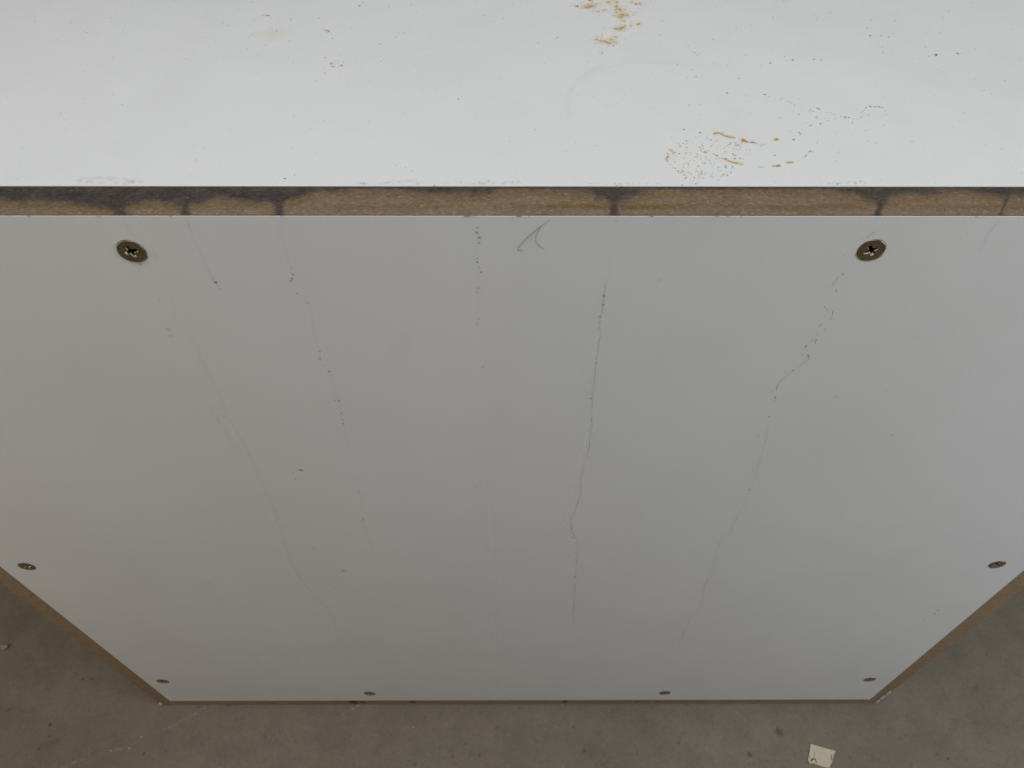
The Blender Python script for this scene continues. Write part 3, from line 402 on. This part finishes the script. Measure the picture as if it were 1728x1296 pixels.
def interp(tab, x):
    if x <= tab[0][0]: return tab[0][1]
    for (a, va), (b, vb) in zip(tab, tab[1:]):
        if x <= b:
            t = (x - a) / (b - a); t = t * t * (3 - 2 * t)
            return va + (vb - va) * t
    return tab[-1][1]
def smooth(a, b, x):
    t = max(0.0, min(1.0, (x - a) / (b - a)))
    return t * t * (3 - 2 * t)
nx, ny = 1250, 30
y0, y1 = SK, T - SK
vv, cc = [], []
for i in range(nx + 1):
    x = XL + 0.5 + (XR - XL - 1.0) * i / nx
    r = interp(REACH, x + 1.6 * noise.noise((x * 0.15, 3, 0)))
    for j in range(ny + 1):
        y = y0 + (y1 - y0) * j / ny
        v = (y1 - y) / (y1 - y0)                       # 0 at the seam, 1 at the front
        wv = v + 0.08 * noise.noise((x * 0.10, v * 1.5, 5)) + 0.06 * noise.noise((x * 0.30, v * 3, 9)) + 0.05 * noise.noise((x * 1.9, y * 1.6, 2))
        r2 = r * 1.08; s = 1 - smooth(r2 - 0.20, r2 + 0.17, wv)
        s = max(s, 0.95 * (1 - smooth(0.02, 0.10, v + 0.05 * noise.noise((x * 0.3, 0, 1)))))
        for (xa, xb, w) in DRIPS:
            xc = xa + (xb - xa) * v + 0.5 * noise.noise((y * 0.35, xa, 0))
            flare = w * (1 + 3.6 * max(0.0, 0.72 - v) ** 1.5 + 0.7 * smooth(0.82, 1.0, v))
            d = abs(x - xc + 0.3 * noise.noise((x * 0.8, y * 0.8, 4)))
            s = max(s, (1 - smooth(flare * 0.30, flare * 1.6, d)) * (0.95 if w > 0.6 else 0.8))
        if -178 < x < 200:
            s *= 0.93 + 0.16 * noise.noise((x * 0.20, y * 0.25, 21))
        s = max(s, 0.55 * (1 - smooth(0.0, 0.05, 1 - v)))
        # yellow-brown tide lines
        o1 = 0.9 * (1 - smooth(0.03, 0.14, abs(v - 0.68 - 0.10 * noise.noise((x * 0.04, 1, 1))))) * smooth(0, 1, 0.5 + 1.4 * noise.noise((x * 0.018, 4, 4)))
        o2 = 0.5 * (1 - smooth(0.0, 0.22, abs(v - r - 0.15)))
        rid = 0.06 * noise.noise((x * 2.1, y * 2.1, 0)) + 0.10 * noise.noise((x * 0.22, y * 0.5, 8))
        vv.append((x * MM, y * MM, (-0.06 + 0.12 * rid) * MM))
        cc += [max(0, min(1, s)), max(0, min(1, max(o1, o2))), 0, 1]
ff = [(i * (ny + 1) + j, (i + 1) * (ny + 1) + j, (i + 1) * (ny + 1) + j + 1, i * (ny + 1) + j + 1) for i in range(nx) for j in range(ny)]
me = bpy.data.meshes.new('raw_top_edge')
me.from_pydata(vv, [], ff)
at = me.color_attributes.new('stain', 'FLOAT_COLOR', 'POINT')
at.data.foreach_set('color', cc)
e = part('raw_top_edge', me, M_MDFS, panel)
e['label'] = 'raw brown fibreboard edge with dark water stains and drips'

# drips, scuffs and dots running down the front
mk = Marks(lambda a, b, h: (a, -h, b))
dirt = (0.23, 0.225, 0.215)
AL = dict(A=0.020, B=0.018, C=0.012, E=0.020, F=0.018, G=0.02, H=0.012)
RIM = dict(A=0.026, B=0.035, C=0.022, E=0.10, F=0.045, G=0.04, H=0.0)
for k, lines in FST.items():
    for i, l in enumerate(lines):
        if k == 'light':
            mk.stroke(l, 2.6, COL['w'][0], 0.30, 3.0, 0.25, 0.4, 0.03, 0.2, 0.3)
            mk.stroke([(p[0] + 2.1, p[1]) for p in l], 0.8, dirt, 0.02, 2.0, 0.8, 0.4, 0.05, 0.1, 0.3)
            continue
        long_run = (Vector(l[0]) - Vector(l[-1])).length > 60
        if k == 'F' and not long_run and i < 13:
            mk.stroke(l, 0.22, (0.12, 0.12, 0.12), 0.26, 0.4, 0.6, 0.1, 0.5)
            continue
        for w, a in ((1.7, 0.55), (0.7, 1.0)):          # dried run: wide faint tide, then its middle
            mk.stroke(l, w, dirt, AL[k] * a, 1.0, 0.6, 0.4, 0.07, 0.15, 0.2)
        if RIM[k]:                                     # dirt gathered along one rim, broken
            off = {'A': 0.5, 'F': 0.5}.get(k, 0.35)
            mk.stroke([(p[0] + off, p[1]) for p in l], 0.30, (0.14, 0.135, 0.13), RIM[k], 0.8, 1.25, 0.45, 0.13, 0.2, 0.1)
        if k in 'AE' and long_run:                     # cleaner strip washed beside the run
            mk.stroke([(p[0] - 2.6, p[1]) for p in l], 2.0, COL['w'][0], 0.2, 2.0, 0.5, 0.6, 0.03, 0.2, 0.3)
for i in range(26):                                    # rubbed smears and wiped patches, barely there
    x, z = random.uniform(-290, 280), -random.uniform(20, 520)
    a = random.gauss(-1.45, 0.7); ln = random.uniform(15, 90)
    mk.stroke([(x, z), (x + ln * 0.5 * math.cos(a) + random.gauss(0, 3), z + ln * 0.5 * math.sin(a)), (x + ln * math.cos(a), z + ln * math.sin(a))],
              random.uniform(1.5, 5), random.choice([dirt, COL['w'][0]]), random.uniform(0.004, 0.014), 3.0, 0.7, 0.6, 0.04, 0.1, 0.4)
for i in range(18):                                    # tiny nicks along the cut rim
    x = random.uniform(-200, 190)
    mk.blob(x, -0.05, random.uniform(0.10, 0.30), random.choice('btt'), random.uniform(0.3, 0.7), random.uniform(1.5, 5))
for (k, a, b, r) in FSP:
    el = 1.7 if k == 'e' else random.uniform(0.8, 1.3)
    mk.blob(a, b, r * 0.58, k, random.uniform(0.35, 0.7), el, random.uniform(-0.4, 0.4))
for i in range(60):                       # stray dust and pin-prick dots
    mk.blob(random.uniform(-300, 290), -random.random() ** 1.4 * 520 - 4, random.uniform(0.12, 0.30), random.choice('ggft'), random.uniform(0.1, 0.35))
mk.build('drip_marks', panel)

# top board between the two side boards
BT = 15.0
top = part('top_board', box_mesh('top_board', XL - 0.0, XR + 0.0, T + 0.7, DEPTH, -BT, -0.45), M_MDF)
part('laminate_face', box_mesh('laminate_face', XL - 0.0, XR + 0.0, T + 0.55, DEPTH, -0.44, 0.02, 0.07, 1), M_LAM, top)
mk = Marks(lambda a, b, h: (a, b, 0.02 + h))
for (k, a, b, r) in sorted(TOP, key=lambda t: t[0] != 'h'):
    if k == 'h':
        mk.blob(a, b, r, 'h', random.uniform(0.7, 1.0), 1.0, random.uniform(0, 3), 1.2)
        continue
    if k in 'ro':
        mk.blob(a, b, r * 2.8, 'h', 2.2, random.uniform(1, 1.4), 0.0, 1.5)
        mk.blob(a, b, r * 1.5, 'o', 0.5, random.uniform(0.8, 1.5), random.uniform(-0.6, 0.6), 1.6)
    if k == 'o':
        mk.blob(a, b, r * 0.95, 'o', 1.1, random.uniform(0.9, 1.4), random.uniform(-0.5, 0.5))
        for q in range(2):
            mk.blob(a + random.gauss(0, r * 0.6), b + random.gauss(0, r * 0.6), r * 0.32, 'r', 0.85)
        continue
    el = {'e': 1.8, 's': 1.8}.get(k, random.uniform(0.85, 1.35))
    mk.blob(a, b, r * (0.72 if el > 1.5 else 0.98), k, random.uniform(0.85, 1.0), el, random.uniform(-0.35, 0.35))
    if k in 'rb' and b > 100:
        for q in range(3):
            mk.blob(a + random.gauss(0, 2.0), b + random.gauss(0, 2.0), random.uniform(0.12, 0.3), random.choice('root'), random.uniform(0.4, 0.9))
    if k == 'r':
        mk.blob(a + random.gauss(0, r * 0.3), b + random.gauss(0, r * 0.2), r * 0.3, 'b', 0.6)
for l in RUST:
    mk.stroke(l, 1.7, (0.80, 0.60, 0.30), 0.20, 0.4, 0.5, 0.2, 0.4, 0.1)
    mk.stroke(l, 0.55, (0.72, 0.44, 0.15), 0.40, 0.4, 0.6, 0.25, 0.6, 0.2)
    mk.stroke(l, 0.28, (0.50, 0.25, 0.07), 0.55, 0.25, 1.0, 0.35, 1.0, 0.2)
for (k, a, b, r) in TOP:
    if k in 'ro' and b > 110 and a > -20:
        for q in range(5):
            mk.blob(a + random.gauss(0, 2.4), b + random.gauss(0, 3.0), random.uniform(0.12, 0.38), random.choice('oort'), random.uniform(0.4, 1.0), random.uniform(0.8, 1.6))
        mk.blob(a, b, r * 2.4 + 1.2, 'h', 0.9, 1.3, random.uniform(-0.5, 0.5), 1.6)
for l in GREYL:
    mk.stroke(l, 0.32, (0.26, 0.23, 0.20), 0.32, 0.3, 1.2, 0.25, 0.9, 0.2)
mk.stroke(RING, 1.7, (0.42, 0.42, 0.40), 0.024, 1.0, 0.5, 0.5, 0.1)
mk.stroke([(a + 1.6, b - 2.2) for a, b in RING[5:]], 1.0, (0.42, 0.42, 0.40), 0.02, 1.0, 0.8, 0.5, 0.1)
def inside(p, poly):
    c = False
    for (xa, ya), (xb, yb) in zip(poly, poly[1:] + poly[:1]):
        if (ya > p[1]) != (yb > p[1]) and p[0] < (xb - xa) * (p[1] - ya) / (yb - ya) + xa:
            c = not c
    return c
fx = [p[0] for p in FIELD]; fy = [p[1] for p in FIELD]
n = 0
while n < 190:
    u = random.random() ** 1.25
    p = (min(fx) + (max(fx) - min(fx)) * u, random.uniform(min(fy), max(fy)))
    if not inside(p, FIELD):
        continue
    n += 1
    rr = random.uniform(0.10, 0.22)
    k = random.choice('rrootts') if u < 0.4 else random.choice('dgttsr')
    mk.blob(p[0], p[1], rr, k, random.uniform(0.6, 1.0), random.uniform(0.8, 1.7), random.uniform(-0.4, 0.4))
    if k in 'ro':
        mk.blob(p[0], p[1], rr * 2.6, 'o', 0.26)
for i in range(420):                       # fine grit over the whole top
    a, b = random.uniform(-235, 225), 16.5 + random.random() * 135
    mk.blob(a, b, random.uniform(0.10, 0.24) * (1.3 if b > 80 else 1), random.choice('gggft'), random.uniform(0.25, 0.75), random.uniform(0.8, 1.5))
def grime(x0, x1, depth, num, k='t'):      # dirt caught along the front rim
    for i in range(num):
        x = random.uniform(x0, x1)
        mk.blob(x, T + 1.0 + abs(random.gauss(0, 1)) * depth, random.uniform(0.12, 0.3), random.choice('ttgf'), random.uniform(0.12, 0.4), random.uniform(1, 2.5), random.uniform(-0.3, 0.3))
grime(-155, -132, 1.0, 34); grime(-60, -36, 0.6, 40); grime(-30, -2, 0.9, 62); grime(100, 116, 0.9, 26); grime(20, 60, 0.3, 24)
mk.stroke([(-156, 18.6), (-148, 19.8), (-141, 19.2), (-133, 17.6)], 0.9, (0.33, 0.31, 0.28), 0.08, 0.4, 0.9, 0.6, 0.5)
mk.stroke([(-57, 16.6), (-48, 17.2), (-38, 18.6)], 0.6, (0.33, 0.29, 0.24), 0.07, 0.4, 0.9, 0.5, 0.5)
for i in range(14):                        # long faint wipes and hairline scratches
    x, y = random.uniform(-200, 200), random.uniform(20, 140)
    a = random.gauss(0.1, 0.5); ln = random.uniform(8, 40)
    mk.stroke([(x, y), (x + ln * 0.5 * math.cos(a), y + ln * 0.5 * math.sin(a) + 0.8), (x + ln * math.cos(a), y + ln * math.sin(a))], 0.22, (0.45, 0.45, 0.45), 0.035, 0.8, 0.8, 0.2)
mk.build('rust_specks', top)

# side boards: raw front edges flush with the panel
def side_board(outer_top, outer_bot, inner, chips):
    s = 1 if outer_top > inner else -1
    bm = bmesh.new()
    def ring(z, xo):
        return [bm.verts.new((x * MM, y * MM, z * MM)) for x, y in ((inner + s * 0.15, 0.4), (xo, 0.4), (xo, DEPTH), (inner + s * 0.15, DEPTH))]
    zs = [ZF + 1.2, -470, -380, -280, -0.05]
    xs = [outer_bot, outer_bot + (outer_top - outer_bot) * 0.45, outer_bot + (outer_top - outer_bot) * 0.8, outer_top, outer_top]
    rings = [ring(z, x) for z, x in zip(zs, xs)]
    for a, b in zip(rings, rings[1:]):
        for i in range(4):
            f = bm.faces.new((a[i], a[(i + 1) % 4], b[(i + 1) % 4], b[i]))
            f.material_index = 0 if i % 2 == 0 else 1
    bm.faces.new(rings[0]); bm.faces.new(rings[-1])
    bmesh.ops.recalc_face_normals(bm, faces=bm.faces)
    me = bpy.data.meshes.new('side_board'); bm.to_mesh(me); bm.free()
    o = part('side_board', me, [M_MDF, M_LAM])
    for (x, z, l, w) in chips:
        bm = bmesh.new()
        pts = [(-l * .5, -w * .2), (-l * .3, -w * .5), (l * .1, -w * .45), (l * .5, -w * .1), (l * .35, w * .4), (-l * .1, w * .5), (-l * .42, w * .35)]
        lo = [bm.verts.new((( x + b) * MM, 0.36 * MM, (z + a) * MM)) for a, b in pts]
        hi = [bm.verts.new(((x + b * 0.7) * MM, -0.5 * MM, (z + a * 0.8) * MM)) for a, b in pts]
        bm.faces.new(hi)
        for i in range(len(pts)):
            k = (i + 1) % len(pts)
            bm.faces.new((lo[i], lo[k], hi[k], hi[i]))
        bmesh.ops.recalc_face_normals(bm, faces=bm.faces)
        me = bpy.data.meshes.new('laminate_chip'); bm.to_mesh(me); bm.free()
        part('laminate_chip', me, M_CHIP, o)
    return o
side_board(XR + 14.0, XR + 9.5, XR, [(XR + 8.6, -553, 8, 2.0), (XR + 8.9, -541, 12, 2.6), (XR + 9.2, -528, 11, 2.4)])
side_board(XL - 12.6, XL - 12.2, XL, [(XL - 11.5, -556, 6, 2.2)])
bottom = part('bottom_board', box_mesh('bottom_board', XL + 0.05, XR - 0.05, 0.35, DEPTH, ZF + 3.0, ZB + 0.02, 0.2, 1), M_MDF)
mk = Marks(lambda a, b, h: (a, 0.35 - h, b))
for i, x in enumerate(BDRIP):
    mk.blob(x, ZB - 6, (4.0, 2.6, 2.6, 2.6, 2.0, 2.0)[i], 'b', (0.8, 0.45, 0.6, 0.55, 0.3, 0.3)[i], 1.0, 0, 1.5)
mk.build('drip_stains', bottom)
part('back_panel', box_mesh('back_panel', XL + 0.2, XR - 0.2, DEPTH + 0.2, DEPTH + 15, ZF + 0.1, -0.1, 0.3), M_LAM)

# countersunk screws with a cross recess, some driven in askew
def screw_mesh(seed):
    rnd = random.Random(seed)
    R = 4.72
    rings = [0.0] + [R * t for t in (0.05, .10, .15, .2, .25, .3, .35, .4, .45, .5, .55, .6, .66, .72, .78, .84, .9, .95, .98, 1.0, 1.0, 0.93)]
    n = 72
    def h(x, y, r):
        z = 0.25 - 0.10 * (r / R) ** 2
        if r > R * 0.94:
            z -= 0.16 * ((r - R * 0.94) / (R * 0.06)) ** 2
        best = 0.0
        for ax, ay in ((x, y), (y, x)):
            hw = 0.62 - 0.05 * abs(ax)
            ed = smooth(hw + 0.16, hw - 0.20, abs(ay)) if False else 1 - smooth(hw - 0.18, hw + 0.16, abs(ay))
            le = 1 - smooth(2.05, 2.5, abs(ax))
            best = max(best, ed * le * (1.7 - 0.25 * abs(ax)))
        sq = 1 - smooth(1.05, 1.45, abs(x) + abs(y) * 1.0)
        best = max(best, sq * 1.7)
        burr = 0.10 * math.exp(-((r - 2.0) / 0.5) ** 2) * max(0, noise.noise((x * 1.7 + seed, y * 1.7, 3))) 
        z += 0.035 * noise.noise((x * 0.9 + seed, y * 0.9, 1)) + 0.02 * noise.noise((x * 3, y * 3 + seed, 5))
        return z - best + burr * (1 - min(1, best))
    v = [(0, 0, h(0, 0, 0))]; f = []
    for ri, r in enumerate(rings[1:], 1):
        for i in range(n):
            t = 2 * math.pi * i / n
            x, y = r * math.cos(t), r * math.sin(t)
            if ri == len(rings) - 2:
                z = -0.25
            elif ri == len(rings) - 1:
                z = -1.2
            else:
                z = h(x, y, r)
            v.append((x, y, z))
    for i in range(n):
        f.append((0, 1 + i, 1 + (i + 1) % n))
    for ri in range(1, len(rings) - 1):
        a, b = 1 + (ri - 1) * n, 1 + ri * n
        for i in range(n):
            k = (i + 1) % n
            f.append((a + i, b + i, b + k, a + k))
    me = bpy.data.meshes.new('screw')
    me.from_pydata([(x * MM, y * MM, z * MM) for x, y, z in v], [], f)
    for p in me.polygons:
        p.use_smooth = True
    me.materials.append(M_SCREW); me.materials.append(M_SLOT_SHADE)
    for p in me.polygons:
        c = p.center / MM
        if c.z < -0.55 and math.hypot(c.x, c.y) < 3.4:
            p.material_index = 1  # recess floor gets the painted shade, upper walls stay metal
    return me
meshes = [screw_mesh(s) for s in (1, 2, 3)]
SCREWS = [(-137.0, -15.2, 0, 0.32, 0.055, 0.01, 0.35), (118.4, -14.8, 1, 0.55, 0.012, -0.02, 0.12), (-302.7, -267.9, 2, 0.1, 0.01, 0.02, 0.05),
          (283.4, -267.4, 0, 0.7, 0.02, 0.0, 0.05), (-304.1, -490.1, 1, 1.1, 0.01, 0.01, 0.05), (-138.1, -524.9, 2, 0.4, 0.03, 0.0, 0.15),
          (117.9, -525.1, 0, 0.9, 0.02, 0.01, 0.10), (283.7, -489.2, 1, 0.2, 0.0, 0.02, 0.05)]
for (x, z, mi, spin, tip, yaw, proud) in SCREWS:
    o = bpy.data.objects.new('screw', meshes[mi])
    C.objects.link(o); o.parent = plinth; o.matrix_parent_inverse = PINV
    o.matrix_basis = Matrix.Translation(Vector((x, -proud, z)) * MM) @ Matrix.Rotation(math.radians(90), 4, 'X') @ Matrix.Rotation(-tip, 4, 'X') @ Matrix.Rotation(yaw, 4, 'Y') @ Matrix.Rotation(spin, 4, 'Z')
    # brown dust and rust round the head
mk = Marks(lambda a, b, h: (a, -h, b))
for (x, z, *_r) in SCREWS:
    arc = [(x + 5.05 * math.cos(math.radians(d)), z + 5.05 * math.sin(math.radians(d))) for d in range(195, 351, 12)]
    mk.stroke(arc, 0.45, (0.40, 0.22, 0.08), 0.5, 0.5, 0.6, 0.05, 0.5)
mk.build('rust_halos', panel)

# ------------------------------------------------------------------ loose things
def hair(pts, label, r0):
    cu = bpy.data.curves.new('hair', 'CURVE')
    cu.dimensions = '3D'; cu.bevel_depth = r0 * MM; cu.bevel_resolution = 1; cu.resolution_u = 8
    sp = cu.splines.new('NURBS'); sp.points.add(len(pts) - 1)
    for i, (a, b) in enumerate(pts):
        sp.points[i].co = (a * MM, (-0.09 - 0.10 * math.sin(math.pi * i / (len(pts) - 1))) * MM, b * MM, 1)
        sp.points[i].radius = 1.0 if 0 < i < len(pts) - 1 else 0.4
    sp.use_endpoint_u = True; sp.order_u = 3
    tmp = bpy.data.objects.new('tmp', cu); C.objects.link(tmp)
    dg = bpy.context.evaluated_depsgraph_get()
    me = bpy.data.meshes.new_from_object(tmp.evaluated_get(dg))
    bpy.data.objects.remove(tmp)
    me.materials.clear()
    me.name = 'hair'
    o = link('hair', me, M_HAIR)
    o['label'] = label; o['category'] = 'hair'; o['group'] = 'hairs stuck to the white front panel'
    return o
hair(HAIR[0], 'longer dark hair hooked at its lower end, just below the raw top edge', 0.045)
hair(HAIR[1], 'shorter curved dark hair to the right of the longer one', 0.042)

bm = bmesh.new()
cx = sum(p[0] for p in PAPER) / len(PAPER); cy = sum(p[1] for p in PAPER) / len(PAPER)
def pz(x, y):
    return 0.5 + 0.5 * ((x - cx) / 12) ** 2 + 0.25 * noise.noise((x * 0.2, y * 0.2, 0))
dense = []
for a, b in zip(PAPER, PAPER[1:] + PAPER[:1]):
    for k in range(4):
        t = k / 4
        dense.append((a[0] + (b[0] - a[0]) * t + 0.12 * noise.noise((k + a[0], b[1], 0)), a[1] + (b[1] - a[1]) * t + 0.12 * noise.noise((a[1], k + b[0], 2))))
rows = []
for s in (1.0, 0.75, 0.5, 0.25):
    rows.append([bm.verts.new(((cx + (x - cx) * s) * MM, (cy + (y - cy) * s) * MM, (ZF + pz(cx + (x - cx) * s, cy + (y - cy) * s)) * MM)) for x, y in dense])
mid = bm.verts.new((cx * MM, cy * MM, (ZF + pz(cx, cy)) * MM))
low = [bm.verts.new((x * MM, y * MM, (ZF + pz(x, y) - 0.42) * MM)) for x, y in dense]
nd = len(dense)
for a, b in zip(rows, rows[1:]):
    for i in range(nd):
        bm.faces.new((a[i], a[(i + 1) % nd], b[(i + 1) % nd], b[i]))
for i in range(nd):
    bm.faces.new((rows[-1][i], rows[-1][(i + 1) % nd], mid))
    bm.faces.new((rows[0][i], rows[0][(i + 1) % nd], low[(i + 1) % nd], low[i]))
bm.faces.new(low)
bmesh.ops.recalc_face_normals(bm, faces=bm.faces)
me = bpy.data.meshes.new('paper_scrap'); bm.to_mesh(me); bm.free()
scrap = link('paper_scrap', me, M_PAPER)
scrap['label'] = 'small torn cream paper scrap with dark curved marks lying on the concrete floor'
scrap['category'] = 'paper'
mk = Marks(lambda a, b, h: (a, b, ZF + pz(a, b) + 0.12 + h))
for l, w, al in zip(PMARK, (0.75, 0.7, 0.55, 0.6), (0.95, 0.8, 0.6, 0.35)):
    mk.stroke(l, w, (0.06, 0.04, 0.03), al, 0.4, 0.25, 0.1)
mk.build('dark_mark', scrap, None)

def crumb(x, y, r, label):
    bm = bmesh.new()
    bmesh.ops.create_icosphere(bm, subdivisions=3, radius=1)
    for v in bm.verts:
        d = 1 + 0.5 * noise.noise(v.co * 1.2 + Vector((x, y, 0))) + 0.2 * noise.noise(v.co * 3.5)
        v.co = Vector((v.co.x * d * r * 1.25, v.co.y * d * r * 0.9, v.co.z * d * r * 0.7)) * MM
    me = bpy.data.meshes.new('grit_crumb'); bm.to_mesh(me); bm.free()
    o = link('grit_crumb', me, M_CRUMB)
    o.location = (x * MM, y * MM, (ZF + r * 0.5) * MM)
    o['label'] = label; o['category'] = 'crumb'
crumb(CRUMB[0], CRUMB[1], 3.0, 'pale grit crumb on the concrete floor left of the white plinth')
